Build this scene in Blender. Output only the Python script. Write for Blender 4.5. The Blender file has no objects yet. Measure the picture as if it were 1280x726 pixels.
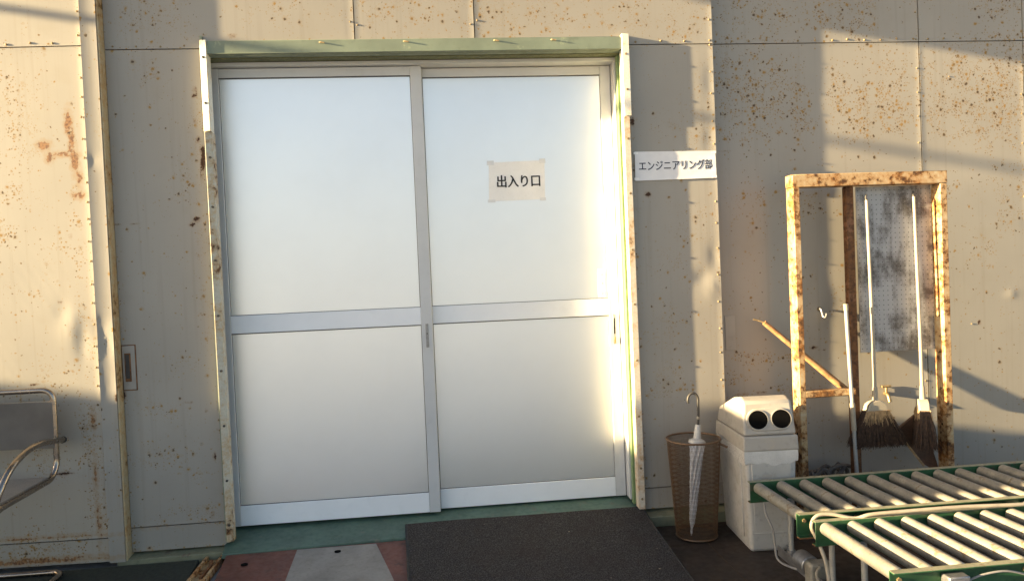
import bpy, bmesh, math, random
import numpy as np
from mathutils import Vector, Matrix

random.seed(7); rng = np.random.default_rng(11)
S = bpy.context.scene
C = S.collection
rad = math.radians

# ------------------------------------------------------------------ camera
cam_d = bpy.data.cameras.new('camera'); cam = bpy.data.objects.new('camera', cam_d); C.objects.link(cam)
cam_d.sensor_width = 36; cam_d.lens = 25.99; cam_d.clip_end = 2000; cam_d.clip_start = 0.05
CP = Vector((0.0934, -3.8868, 1.2396)); YAW, PITCH, ROLL = 0.09996, -0.02408, -0.04254
f = Vector((math.sin(YAW)*math.cos(PITCH), math.cos(YAW)*math.cos(PITCH), math.sin(PITCH)))
r = Vector((math.cos(YAW), -math.sin(YAW), 0)); u = r.cross(f)
r2 = math.cos(ROLL)*r + math.sin(ROLL)*u; u2 = -math.sin(ROLL)*r + math.cos(ROLL)*u
m = Matrix((r2, u2, -f)).transposed().to_4x4(); m.translation = CP
cam.matrix_world = m
S.camera = cam
S.render.resolution_x, S.render.resolution_y = 1024, 580

# ------------------------------------------------------------------ sky, sun, exposure
SUN_AZ, SUN_EL = 6.3, 9.6            # degrees off the wall plane, degrees up
W = bpy.data.worlds.new('World'); S.world = W; W.use_nodes = True
wn = W.node_tree.nodes; wl = W.node_tree.links
sky = wn.new('ShaderNodeTexSky'); sky.sky_type = 'NISHITA'; sky.sun_disc = False
sky.sun_elevation = rad(SUN_EL); sky.sun_rotation = rad(270 - SUN_AZ)
sky.air_density = 0.72; sky.dust_density = 1.7; sky.ozone_density = 0.25
wl.new(sky.outputs[0], wn['Background'].inputs[0]); wn['Background'].inputs[1].default_value = 0.052
sd = bpy.data.lights.new('sun', 'SUN'); sd.energy = 5.0; sd.angle = rad(0.53); sd.color = (1.0, 0.76, 0.42)
sun = bpy.data.objects.new('sun', sd); C.objects.link(sun)
ld = Vector((math.cos(rad(SUN_EL))*math.cos(rad(SUN_AZ)), math.cos(rad(SUN_EL))*math.sin(rad(SUN_AZ)), -math.sin(rad(SUN_EL))))
sun.rotation_euler = ld.to_track_quat('-Z', 'Y').to_euler()
S.view_settings.view_transform = 'Standard'; S.view_settings.look = 'None'
S.view_settings.exposure = 2.74; S.view_settings.gamma = 1.0; S.view_settings.use_curve_mapping = False

# ------------------------------------------------------------------ material helpers
class NT:
    def __init__(s, name):
        s.m = bpy.data.materials.new(name); s.m.use_nodes = True
        s.t = s.m.node_tree; s.n = s.t.nodes; s.l = s.t.links
        s.b = s.n['Principled BSDF']
        s.tc = s.n.new('ShaderNodeTexCoord').outputs['Object']
    def put(s, node, i, v):
        if v is None: return
        if hasattr(v, 'is_linked') or isinstance(v, bpy.types.NodeSocket): s.l.new(v, node.inputs[i])
        else:
            node.inputs[i].default_value = v
    def math(s, op, a, b=None, c=None, clamp=False):
        n = s.n.new('ShaderNodeMath'); n.operation = op; n.use_clamp = clamp
        s.put(n, 0, a); s.put(n, 1, b); s.put(n, 2, c); return n.outputs[0]
    def noise(s, scale, detail=3, rough=.55, vec=None, dist=0):
        n = s.n.new('ShaderNodeTexNoise'); n.inputs['Scale'].default_value = scale
        n.inputs['Detail'].default_value = detail; n.inputs['Roughness'].default_value = rough
        n.inputs['Distortion'].default_value = dist
        s.l.new(vec or s.tc, n.inputs['Vector']); return n.outputs[0]
    def mapping(s, sc, vec=None, loc=(0,0,0)):
        n = s.n.new('ShaderNodeMapping'); n.inputs['Scale'].default_value = sc; n.inputs['Location'].default_value = loc
        s.l.new(vec or s.tc, n.inputs['Vector']); return n.outputs[0]
    def voro(s, scale, vec=None, feat='F1'):
        n = s.n.new('ShaderNodeTexVoronoi'); n.feature = feat; n.inputs['Scale'].default_value = scale
        s.l.new(vec or s.tc, n.inputs['Vector']); return n
    def sep(s, c):
        n = s.n.new('ShaderNodeSeparateXYZ'); s.l.new(c, n.inputs[0]); return n.outputs
    def attr(s, name):
        n = s.n.new('ShaderNodeAttribute'); n.attribute_name = name; return n.outputs['Fac']
    def step(s, v, lo, hi, a=0., b=1.):
        n = s.n.new('ShaderNodeMapRange'); n.interpolation_type = 'SMOOTHSTEP'
        s.put(n, 0, v); s.put(n, 1, lo); s.put(n, 2, hi); s.put(n, 3, a); s.put(n, 4, b); return n.outputs[0]
    def mix(s, fac, a, b, mode='MIX'):
        n = s.n.new('ShaderNodeMix'); n.data_type = 'RGBA'; n.blend_type = mode
        s.put(n, 0, fac)
        for i, v in ((6, a), (7, b)):
            if isinstance(v, bpy.types.NodeSocket): s.l.new(v, n.inputs[i])
            else: n.inputs[i].default_value = (*v, 1) if len(v) == 3 else v
        return n.outputs[2]
    def col(s, v):
        if isinstance(v, bpy.types.NodeSocket): s.l.new(v, s.b.inputs['Base Color'])
        else: s.b.inputs['Base Color'].default_value = (*v, 1)
    def set(s, **k):
        for a, v in k.items():
            a = a.replace('_', ' ').title().replace('Ior', 'IOR')
            s.put(s.b, a, v)
    def bump(s, h, strength=.3, dist=.001):
        n = s.n.new('ShaderNodeBump'); n.inputs['Strength'].default_value = strength; n.inputs['Distance'].default_value = dist
        s.l.new(h, n.inputs['Height']); s.l.new(n.outputs[0], s.b.inputs['Normal'])

M = {}
def simple(name, c, rough=.5, metal=0., var=.15, scale=12., bump=.0, bscale=120., wear=None, dirt=.25):
    """painted / plastic surface: base colour with mottling, grime and roughness variation"""
    t = NT(name)
    n1 = t.noise(scale, 4); n2 = t.noise(scale*6, 3)
    lo = tuple(x*(1-var) for x in c); hi = tuple(min(1, x*(1+var)) for x in c)
    k = t.mix(t.step(n1, .3, .7), lo, hi)
    g = t.step(n2, .52, .75)
    k = t.mix(t.math('MULTIPLY', g, dirt), k, tuple(x*.45 for x in c))
    if wear:
        wmask = t.step(t.noise(scale*1.7, 6, .65), .58, .66)
        k = t.mix(wmask, k, wear)
    t.col(k); t.set(metallic=metal, roughness=t.step(n2, .2, .8, max(rough-.1, .03), min(rough+.12, 1.)))
    if bump: t.bump(t.noise(bscale, 3), bump, .001)
    M[name] = t.m; return t.m

def rusty(name, paint, amount=.5, dark=(.05, .022, .01), mid=(.30, .13, .035), rough=.6):
    t = NT(name)
    a = t.noise(9, 6, .68); b = t.noise(34, 5, .65); c = t.noise(120, 3)
    v = t.math('ADD', t.math('MULTIPLY', a, .6), t.math('MULTIPLY', b, .4))
    msk = t.step(v, .62-.24*amount, .66-.24*amount+.05)
    rust = t.mix(t.step(b, .38, .68), mid, dark)
    k = t.mix(t.step(c, .3, .7), tuple(x*.86 for x in paint), paint)
    halo = t.step(v, .52-.24*amount, .64-.24*amount)
    k = t.mix(t.math('MULTIPLY', halo, .6), k, (paint[0]*.8, paint[1]*.52, paint[2]*.24))
    t.col(t.mix(msk, k, rust)); t.set(roughness=t.step(msk, 0, 1, rough-.15, .85))
    t.bump(t.math('ADD', t.math('MULTIPLY', b, msk), t.math('MULTIPLY', c, .2)), .35, .0012)
    M[name] = t.m; return t.m

def wall_paint(name, base, ochre=(.27, .155, .036)):
    t = NT(name)
    rust = t.math('MULTIPLY', t.attr('rust'), t.step(t.noise(15, 4, .65), .42, .62, .18, 2.0)); spot = t.attr('spot'); peel = t.attr('peel')
    wob = t.n.new('ShaderNodeVectorMath'); wob.operation = 'MULTIPLY_ADD'
    nz = t.n.new('ShaderNodeTexNoise'); nz.inputs['Scale'].default_value = 70; nz.inputs['Detail'].default_value = 3
    t.l.new(t.tc, nz.inputs['Vector']); t.l.new(nz.outputs['Color'], wob.inputs[0])
    wob.inputs[1].default_value = (.012,)*3; t.l.new(t.tc, wob.inputs[2]); vec = wob.outputs[0]
    big = t.noise(1.6, 4, .5); mid = t.noise(7, 4); fine = t.noise(260, 2)
    streak = t.noise(1., 4, .55, t.mapping((38, 38, 1.1)))
    k = t.mix(t.step(big, .3, .7), tuple(x*.93 for x in base), tuple(x*1.05 for x in base))
    k = t.mix(t.math('MULTIPLY', t.step(streak, .52, .72), .22), k, (base[0]*.72, base[1]*.66, base[2]*.58))
    k = t.mix(t.math('MULTIPLY', t.step(mid, .55, .75), .16), k, (base[0]*.8, base[1]*.74, base[2]*.6))
    def specks(scale, gain, smin, smax):
        v = t.voro(scale, vec); c = t.sep(v.outputs['Color'])
        on = t.math('LESS_THAN', c[0], t.math('MULTIPLY', rust, gain))
        size = t.math('MULTIPLY_ADD', t.math('POWER', c[1], 3.0), smax-smin, smin)
        s = t.step(v.outputs['Distance'], size, t.math('MULTIPLY', size, .55))
        hal = t.step(v.outputs['Distance'], t.math('MULTIPLY', size, 2.0), t.math('MULTIPLY', size, .7))
        return t.math('MULTIPLY', on, s), t.math('MULTIPLY', on, hal), c[2]
    s1, h1, c1 = specks(44, .85, .13, .56)
    s2, h2, c2 = specks(105, 1.5, .18, .6)
    k = t.mix(t.math('MULTIPLY', t.math('MAXIMUM', h1, h2), .38), k, (ochre[0]*1.05, ochre[1]*1.15, ochre[2]*1.8))
    rc1 = t.mix(t.step(c1, .35, .75), ochre, (.05, .027, .012)); rc2 = t.mix(t.step(c2, .5, .8), ochre, (.07, .036, .014))
    k = t.mix(t.math('MULTIPLY', s2, .85), k, rc2); k = t.mix(t.math('MULTIPLY', s1, .9), k, rc1)
    # bare / rusted patches whose paint has come off
    nd = t.math('MULTIPLY_ADD', t.noise(45, 5, .65), .05, -.025)
    pd = t.math('ADD', peel, nd)
    k = t.mix(t.math('MULTIPLY', t.step(pd, .022, -.004), .55), k, (.30, .185, .075))
    k = t.mix(t.step(pd, .002, -.004), k, t.mix(t.step(t.noise(80, 4), .4, .62), (.27, .135, .052), (.12, .05, .022)))
    sp = t.math('ADD', spot, t.math('MULTIPLY_ADD', t.noise(110, 4, .6), .016, -.008))
    k = t.mix(t.math('MULTIPLY', t.step(sp, .008, -.001), .5), k, (.20, .105, .035))
    k = t.mix(t.step(sp, .001, -.0015), k, t.mix(t.step(t.noise(150, 3), .42, .6), (.028, .013, .008), (.075, .032, .013)))
    t.col(k)
    anyr = t.math('MAXIMUM', t.math('MAXIMUM', s1, s2), t.step(sp, .001, -.002))
    t.set(roughness=t.step(anyr, 0, 1, .48, .85))
    t.bump(t.math('ADD', t.math('MULTIPLY', fine, .14), t.math('MULTIPLY', anyr, .55)), .22, .001)
    M[name] = t.m; return t.m

WALLBASE = (.305, .285, .25)
wall_paint('wall_paint', WALLBASE)
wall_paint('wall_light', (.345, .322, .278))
simple('wall_plain', WALLBASE, .5, 0, .06, 6, .1, 200, None, .15)
rusty('flashing_side', (.50, .40, .24), .3, (.10, .05, .02), (.33, .19, .055))
simple('joint_dark', (.10, .065, .035), .8)
simple('screw', (.26, .19, .10), .6, .3, .4, 60)
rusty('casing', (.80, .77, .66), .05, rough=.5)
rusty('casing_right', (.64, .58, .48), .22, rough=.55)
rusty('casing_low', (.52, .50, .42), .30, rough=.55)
simple('header_green', (.185, .222, .165), .5, 0, .12, 5, .1, 40, (.30, .34, .22))
simple('olive', (.13, .14, .065), .55)
simple('jamb_green', (.20, .28, .13), .5)
simple('aluminium', (.58, .585, .59), .5, .08, .04, 3, 0, 100, None, .08)
simple('rail_white', (.86, .875, .90), .45, .0, .03, 3, 0, 100, None, .06)
simple('gasket', (.06, .06, .065), .6)
simple('steel_grey', (.30, .30, .31), .38, .7, .15, 30)
simple('black_hole', (.004, .004, .004), .9).node_tree.nodes['Principled BSDF'].inputs['Specular IOR Level'].default_value = .05  # near-black that paints the dark inside of holes and slots
simple('threshold_green', (.075, .13, .10), .5, 0, .2, 6, .12, 60, (.11, .13, .10))
simple('sill_green', (.20, .205, .13), .6, 0, .2, 8, .15, 60, (.14, .11, .075))
simple('red_paint', (.135, .052, .038), .6, 0, .22, 7, .2, 90, (.085, .04, .03))
simple('grey_plate', (.23, .22, .205), .6, 0, .15, 9, .2, 70)
simple('green_mat', (.016, .024, .020), .95, 0, .3, 60, .5, 300)
simple('bin_white', (.41, .40, .38), .42, 0, .08, 7, .08, 200, (.36, .335, .30), .35)
simple('bin_hood', (.36, .335, .30), .42, 0, .07, 5, .05, 200, (.37, .33, .28), .3)
simple('white_pole', (.33, .29, .225), .38, 0, .06, 10, 0, 100, (.5, .42, .32))
simple('grey_pole', (.34, .335, .32), .4, .2, .08, 14)
simple('green_steel', (.018, .074, .028), .5, 0, .25, 10, .12, 80, (.05, .055, .03), .45)
simple('rail_edge', (.30, .29, .20), .5, .2, .15, 20, 0, 100, (.22, .13, .07))
simple('rust_brown', (.16, .07, .025), .8, 0, .4, 25, .4, 140)
simple('roller', (.25, .235, .20), .5, .15, .16, 16, .1, 90, (.19, .145, .095), .45)
simple('cable_beige', (.33, .29, .23), .5)
simple('cable_grey', (.25, .24, .23), .5)
simple('rubber', (.018, .018, .019), .7)
simple('chrome', (.33, .28, .235), .2, .95, .08, 8, 0, 100, None, .15)
simple('paper', (.74, .735, .74), .55, 0, .03, 20, .15, 30, None, .06)
simple('laminate', (.86, .84, .815), .35, 0, .03, 12, .1, 20, None, .1)
simple('ink', (.012, .012, .016), .6)
simple('ink_navy', (.02, .028, .055), .6)
simple('wood', (.34, .19, .085), .6, 0, .3, 30, .2, 150, (.2, .1, .05))
simple('hose', (.10, .092, .082), .6, 0, .3, 40)
simple('brass', (.32, .24, .12), .4, .8, .2, 40)
simple('tag_dark', (.04, .037, .034), .5)
simple('concrete', (.33, .32, .30), .85, 0, .15, 3, .3, 60)
simple('bag', (.52, .51, .49), .3, 0, .06, 20, .3, 60)
simple('stand_brown', (.15, .088, .048), .45, .3, .15, 30)
simple('bristle', (.055, .030, .017), .8, 0, .45, 70)
simple('bristle_tan', (.36, .24, .12), .8, 0, .3, 70)
simple('pan_brown', (.10, .05, .026), .6, 0, .25, 20)
rusty('rack_rust', (.52, .42, .27), .64, (.06, .026, .011), (.34, .145, .035))
rusty('rack_brown', (.20, .10, .045), .9, (.06, .026, .012), (.15, .065, .022))

def mk_ground():
    t = NT('ground_concrete')
    a = t.noise(1.3, 5); b = t.noise(14, 5, .65); c = t.noise(160, 3)
    k = t.mix(t.step(a, .35, .65), (.34, .335, .33), (.42, .415, .41))
    k = t.mix(t.math('MULTIPLY', t.step(b, .5, .7), .6), k, (.29, .285, .275))
    k = t.mix(t.math('MULTIPLY', t.step(c, .6, .75), .5), k, (.50, .49, .475))
    t.col(k); t.set(roughness=t.step(b, .3, .7, .55, .85)); t.bump(t.math('ADD', b, t.math('MULTIPLY', c, .5)), .4, .003); M['ground'] = t.m
mk_ground()
simple('apron_brown', (.040, .026, .019), .6, 0, .3, 5, .3, 60, (.022, .015, .012), .5)
def mk_carpet():
    t = NT('carpet')
    v = t.voro(190); n = t.noise(240, 3, .7); big = t.noise(5, 4)
    g = t.math('ADD', t.math('MULTIPLY', n, .7), t.math('MULTIPLY', v.outputs['Distance'], .4))
    k = t.mix(t.step(g, .35, .75), (.013, .0125, .0125), (.088, .082, .080))
    k = t.mix(t.math('MULTIPLY', t.step(big, .45, .7), .35), k, (.045, .034, .030))
    lint = t.voro(22); lc = t.sep(lint.outputs['Color'])
    k = t.mix(t.math('MULTIPLY', t.math('LESS_THAN', lc[0], .06), t.step(lint.outputs['Distance'], .12, .06)), k, (.26, .22, .17))
    t.col(k); t.set(roughness=.98); t.b.inputs['Specular IOR Level'].default_value = .1
    t.bump(g, .8, .004); M['carpet'] = t.m
mk_carpet()
def mk_panel():
    t = NT('door_panel')
    n = t.noise(2.2, 3); s = t.noise(900, 1)
    sm = t.noise(14, 4)
    k = t.mix(t.step(n, .3, .7), (.93, .935, .945), (.965, .968, .972))
    k = t.mix(t.math('MULTIPLY', t.step(sm, .35, .85), .10), k, (.86, .84, .81))
    t.col(k); t.set(roughness=.37, metallic=.85)
    M['door_panel'] = t.m
mk_panel()
def mk_perf():
    t = NT('perforated_steel')
    st = t.noise(1., 5, .65, t.mapping((22, 22, 5))); bl = t.noise(4.5, 6, .65)
    v = t.math('ADD', t.math('MULTIPLY', st, .35), t.math('MULTIPLY', bl, .70))
    k = t.mix(t.step(v, .46, .64), (.36, .365, .375), (.10, .092, .087))
    k = t.mix(t.math('MULTIPLY', t.step(t.noise(60, 4), .52, .7), .4), k, (.40, .40, .41))
    x = t.sep(t.tc)
    def cell(c):
        fr = t.math('FRACT', t.math('MULTIPLY', c, 1/.025)); return t.math('POWER', t.math('SUBTRACT', fr, .5), 2)
    d = t.math('SQRT', t.math('ADD', cell(x[0]), cell(x[2])))
    hole = t.step(d, .13, .08)
    k = t.mix(t.math('MULTIPLY', hole, .8), k, (.02, .018, .017))
    t.col(k); t.set(roughness=.5, metallic=.35); t.bump(t.math('SUBTRACT', 0., hole), .5, .002); M['perforated'] = t.m
mk_perf()
def mk_fabric():
    t = NT('chair_mesh')
    w = t.n.new('ShaderNodeTexWave'); w.inputs['Scale'].default_value = 160; t.l.new(t.tc, w.inputs['Vector'])
    n = t.noise(7, 4)
    k = t.mix(t.step(n, .3, .7), (.12, .105, .09), (.165, .145, .125))
    k = t.mix(t.math('MULTIPLY', w.outputs['Fac'], .4), k, (.07, .06, .05))
    t.col(k); t.set(roughness=.6); t.b.inputs['Sheen Weight'].default_value = .2
    t.bump(w.outputs['Fac'], .3, .001); M['chair_mesh'] = t.m
mk_fabric()
def mk_clear():
    t = NT('clear_plastic')
    n = t.noise(40, 4, .6, t.mapping((1, 1, .25)))
    t.col(t.mix(t.step(n, .35, .65), (.62, .63, .66), (.85, .86, .9)))
    t.set(roughness=.2); t.b.inputs['Transmission Weight'].default_value = .12; t.b.inputs['IOR'].default_value = 1.35
    t.bump(n, .6, .004); M['clear_plastic'] = t.m
mk_clear()

# ------------------------------------------------------------------ mesh helpers
class MB:
    def __init__(s): s.v = []; s.f = []; s.mi = []; s.cur = 0
    def add(s, vs, fs):
        o = len(s.v); s.v += [tuple(p) for p in vs]; s.f += [tuple(i+o for i in q) for q in fs]; s.mi += [s.cur]*len(fs); return s
    def box(s, a, b):
        x0, y0, z0 = a; x1, y1, z1 = b
        return s.add([(x0,y0,z0),(x1,y0,z0),(x1,y1,z0),(x0,y1,z0),(x0,y0,z1),(x1,y0,z1),(x1,y1,z1),(x0,y1,z1)],
                     [(0,3,2,1),(4,5,6,7),(0,1,5,4),(1,2,6,5),(2,3,7,6),(3,0,4,7)])
    def hexa(s, p):   # 8 points ordered like box
        return s.add(p, [(0,3,2,1),(4,5,6,7),(0,1,5,4),(1,2,6,5),(2,3,7,6),(3,0,4,7)])
    def prism(s, poly, axis, a, b):
        n = len(poly); P = []
        for t_ in (a, b):
            for p, q in poly:
                P.append({'x': (t_, p, q), 'y': (p, t_, q), 'z': (p, q, t_)}[axis])
        return s.add(P, [tuple(range(n))[::-1], tuple(range(n, 2*n))] + [(i, (i+1) % n, n+(i+1) % n, n+i) for i in range(n)])
    def tube(s, path, r, n=10, caps=True, closed=False):
        P = [Vector(p) for p in path]; R = r if hasattr(r, '__len__') else [r]*len(P); N = len(P)
        t0 = (P[1]-P[0]).normalized(); ref = Vector((0,0,1)) if abs(t0.z) < .9 else Vector((1,0,0))
        nrm = (ref - t0*ref.dot(t0)).normalized(); vs = []
        for i in range(N):
            if closed: t_ = (P[(i+1) % N]-P[i-1]).normalized()
            else: t_ = (P[min(i+1, N-1)]-P[max(i-1, 0)]).normalized()
            nrm = (nrm - t_*nrm.dot(t_)).normalized(); bn = t_.cross(nrm)
            for k in range(n):
                a = 2*math.pi*k/n; vs.append(P[i] + (nrm*math.cos(a)+bn*math.sin(a))*R[i])
        fs = []
        for i in range(N if closed else N-1):
            j = (i+1) % N
            for k in range(n): fs.append((i*n+k, i*n+(k+1) % n, j*n+(k+1) % n, j*n+k))
        if caps and not closed: fs += [tuple(range(n))[::-1], tuple(range((N-1)*n, N*n))]
        return s.add(vs, fs)
    def lathe(s, prof, c=(0,0,0), n=24, caps=True):
        vs = []; fs = []; m_ = len(prof)
        for rr, z in prof:
            for k in range(n):
                a = 2*math.pi*k/n; vs.append((c[0]+rr*math.cos(a), c[1]+rr*math.sin(a), c[2]+z))
        for i in range(m_-1):
            for k in range(n): fs.append((i*n+k, i*n+(k+1) % n, (i+1)*n+(k+1) % n, (i+1)*n+k))
        if caps: fs += [tuple(range(n))[::-1], tuple(range((m_-1)*n, m_*n))]
        return s.add(vs, fs)
    def build(s, name, mat, parent=None, bevel=0., smooth=True, angle=38, seg=2):
        me = bpy.data.meshes.new(name); me.from_pydata(s.v, [], s.f)
        for x in (mat if isinstance(mat, (list, tuple)) else [mat]): me.materials.append(M[x])
        if max(s.mi, default=0): me.polygons.foreach_set('material_index', s.mi)
        me.update()
        bm = bmesh.new(); bm.from_mesh(me); bmesh.ops.recalc_face_normals(bm, faces=bm.faces); bm.to_mesh(me); bm.free()
        if smooth: me.shade_smooth(); me.set_sharp_from_angle(angle=rad(angle))
        o = bpy.data.objects.new(name, me); C.objects.link(o)
        if parent: o.parent = parent
        if bevel:
            b = o.modifiers.new('bevel', 'BEVEL'); b.width = bevel; b.segments = seg; b.limit_method = 'ANGLE'; b.angle_limit = rad(40); b.harden_normals = False
        return o

def tag(o, label, cat, group=None):
    o['label'] = label; o['category'] = cat
    if group: o['group'] = group
    return o
def thing(name, label, cat, group=None, loc=(0,0,0)):
    o = bpy.data.objects.new(name, None); C.objects.link(o); o.location = loc; o.empty_display_size = .1
    return tag(o, label, cat, group)
def struct(o): o['kind'] = 'structure'; return o
def stuff(o): o['kind'] = 'stuff'; return o
def box(name, a, b, mat, parent=None, bevel=.002): return MB().box(a, b).build(name, mat, parent, bevel)
def arc(pts, rr, n=6):
    """polyline with rounded corners"""
    P = [Vector(p) for p in pts]; out = [P[0]]
    for i in range(1, len(P)-1):
        a, b, c = P[i-1], P[i], P[i+1]; d1 = (a-b); d2 = (c-b); q = min(rr, d1.length*.48, d2.length*.48)
        p0 = b+d1.normalized()*q; p1 = b+d2.normalized()*q
        for k in range(n+1):
            t_ = k/n; out.append(p0*(1-t_)**2 + b*2*t_*(1-t_) + p1*t_**2)
    out.append(P[-1]); return out
def spline(pts, n=8):
    P = [Vector(p) for p in pts]; P = [P[0]*2-P[1]] + P + [P[-1]*2-P[-2]]; out = []
    for i in range(1, len(P)-2):
        for k in range(n):
            t_ = k/n; a, b, c, d = P[i-1], P[i], P[i+1], P[i+2]
            out.append(.5*((2*b)+(c-a)*t_+(2*a-5*b+4*c-d)*t_*t_+(3*b-a-3*c+d)*t_**3))
    out.append(P[-2]); return out

GZ = -.105     # yard level; the door sill is z = 0, the wall runs along x, the yard lies towards -y
# ------------------------------------------------------------------ ground
GL = GZ-.004
ground = struct(MB().add([(-400,-500,GL),(400,-500,GL),(400,60,GL),(-400,60,GL)], [(0,1,2,3)]).build('ground', 'ground', None, smooth=False))
struct(MB().add([(1.075,-1.76,GZ-.003),(4.81,-1.76,GZ-.003),(4.81,.03,GZ-.003),(1.075,.03,GZ-.003)], [(0,1,2,3)]).build('apron_bed', 'joint_dark', None, smooth=False))
# dark brown steel apron plates along the foot of the wall, with open joints between them
for x0, x1 in ((1.08, 1.335), (1.341, 2.4), (2.406, 3.6), (3.606, 4.8)):
    pl = MB().box((x0, -1.75, GZ-.0022), (x1, .02, GZ)).build('apron_plate', 'apron_brown', None, .0008)
    struct(pl)

# ------------------------------------------------------------------ factory wall
wall = thing('factory_wall', 'cream painted steel sheet factory wall with rust specks and riveted seams', 'wall')
RUST = [   # x, z, then radii and strength
 (1.7903,2.115,0.18,0.16,0.55),(1.8897,2.0155,0.1,0.1,0.5),(2.0488,2.0951,0.05,0.12,0.85),(2.0687,1.9758,0.06,0.05,0.6),(1.6709,2.2442,0.06,0.25,0.3),(2.3172,2.115,0.06,0.09,0.8),(2.4067,2.0454,0.1,0.15,0.55),(2.2874,2.2144,0.05,0.08,0.3),
 (2.6056,2.0951,0.1,0.1,0.85),(2.6453,1.9758,0.1,0.05,0.6),(2.7249,2.0155,0.05,0.05,0.6),(2.5857,2.2442,0.08,0.1,0.35),(3.0033,2.1647,0.06,0.16,0.9),(3.0828,2.0951,0.1,0.1,0.6),(3.232,2.115,0.14,0.18,0.95),(3.1823,1.9559,0.16,0.06,0.7),
 (2.884,2.0155,0.06,0.08,0.6),(3.3115,2.2442,0.08,0.2,0.7),(2.8343,2.2442,0.05,0.08,0.4),(3.0033,1.9161,0.1,0.05,0.35),(2.3172,2.6121,0.05,0.1,0.6),(2.4365,2.5425,0.06,0.1,0.6),(2.188,2.5723,0.1,0.1,0.4),(1.7903,2.5723,0.16,0.14,0.35),
 (3.232,2.5922,0.1,0.1,0.4),(1.9891,2.6121,0.1,0.1,0.3),(2.0885,1.5482,0.12,0.08,0.35),(3.2817,1.5482,0.1,0.15,0.45),(2.9337,1.5979,0.05,0.05,0.4),(1.7903,1.5283,0.1,0.1,0.3),(3.0828,1.2499,0.1,0.1,0.25),(2.2874,1.0213,0.05,0.05,0.4),
 (1.4863,1.9728,0.07,0.16,0.4),(1.4071,2.4877,0.12,0.06,0.55),(1.4863,2.5669,0.1,0.08,0.6),(1.1397,2.5372,0.12,0.08,0.5),(1.2882,1.9728,0.05,0.06,0.35),(1.4368,1.4479,0.08,0.1,0.3),(1.2684,0.626,0.07,0.07,0.6),(1.3378,1.2499,0.1,0.1,0.25),
 (1.2882,0.9033,0.1,0.1,0.3),(0.5456,2.5471,0.3,0.08,0.5),(0.0009,2.5669,0.2,0.08,0.35),(-0.1476,2.5471,0.06,0.05,0.5),(-0.5932,2.5669,0.2,0.06,0.25),(-1.1874,2.557,0.14,0.08,0.4),(-1.2864,2.5372,0.08,0.06,0.45),(-1.8762,2.0403,0.12,0.2,0.4),
 (-1.9256,1.6945,0.1,0.06,0.7),(-1.9058,2.1885,0.08,0.04,0.55),(-1.9453,1.5463,0.05,0.1,0.7),(-1.8268,1.2993,0.1,0.1,0.25),(-1.6786,1.4475,0.06,0.06,0.3),(-1.728,0.8053,0.12,0.1,0.2),(-1.8268,0.4594,0.1,0.08,0.4),(-1.8762,0.7262,0.1,0.06,0.3),
 (-1.8762,0.0148,0.3,0.06,0.55),(-1.5995,0.5088,0.04,0.4,0.55),(-1.5995,1.2005,0.03,0.5,0.35),(-1.2666,2.2699,0.06,0.05,0.4),(-1.1082,1.745,0.05,0.1,0.35),(-1.0389,1.8936,0.03,0.2,0.6),(-1.0389,1.2994,0.03,0.3,0.35),(-1.2864,0.4082,0.14,0.05,0.35),
 (-1.1379,0.3587,0.1,0.05,0.35),(-1.1874,0.1111,0.12,0.03,0.75),(-1.0884,0.1309,0.05,0.02,0.8),(-1.2864,0.626,0.1,0.06,0.25),(-1.1874,0.8538,0.1,0.06,0.25),(1.8101,0.723,0.12,0.025,0.9),(1.6908,0.6037,0.06,0.02,0.6),(1.9891,0.5539,0.1,0.02,0.6),
 (1.6709,0.3054,0.04,0.3,0.4)]
SPOTS = [   # x, z, then radii and strength
 (1.2011,1.6153,0.016,0.012),(1.1318,1.9926,0.012,0.022),(-1.0172,1.8995,0.012,0.02),(-1.0172,1.854,0.009,0.05),(-1.0271,1.7945,0.007,0.05),(-1.037,1.953,0.008,0.012),(-1.0874,1.54,0.012,0.01),(-1.0628,1.5668,0.015,0.012),
 (-1.4518,0.7241,0.014,0.02),(-1.04,2.2005,0.008,0.01),(-1.0509,2.1659,0.006,0.007),(-1.0331,2.1708,0.006,0.008),(-1.0469,2.0421,0.006,0.008),(-1.0766,1.9926,0.005,0.006),(-1.038,0.3983,0.008,0.02),(-1.0598,0.1111,0.007,0.02),
 (-1.0648,0.626,0.006,0.006),(-0.8507,2.4531,0.016,0.008),(-1.1577,0.6756,0.012,0.004),(-1.1379,0.6706,0.006,0.004),(-1.5798,0.5879,0.016,0.008),(-1.6292,0.5829,0.01,0.008),(-1.7379,0.3656,0.05,0.006),(-1.7181,0.3725,0.02,0.008),
 (-1.8367,0.8053,0.012,0.004),(-1.8564,0.8003,0.008,0.005),(-1.7033,1.1906,0.008,0.008),(-1.6391,1.5018,0.006,0.009),(-1.6144,1.9909,0.012,0.009),(1.7405,0.7379,0.01,0.008),(1.6809,0.5291,0.01,0.006),(1.7157,0.5311,0.012,0.006),
 (1.7903,0.5341,0.01,0.006),(1.8201,0.5341,0.012,0.006),(2.1134,0.7627,0.016,0.008),(2.1482,0.7528,0.006,0.006),(2.178,0.7478,0.005,0.005),(1.6511,1.8366,0.018,0.003),(3.3413,0.4048,0.01,0.01),(1.8698,2.4331,0.006,0.007),
 (2.3471,1.5283,0.008,0.006),(2.1184,1.5283,0.008,0.01),(2.0786,1.4985,0.006,0.006),(1.7903,1.3991,0.006,0.008),(3.0828,0.8522,0.01,0.012),(-1.435,1.5519,0.012,0.003),(-1.3557,1.5519,0.012,0.003)]
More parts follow.
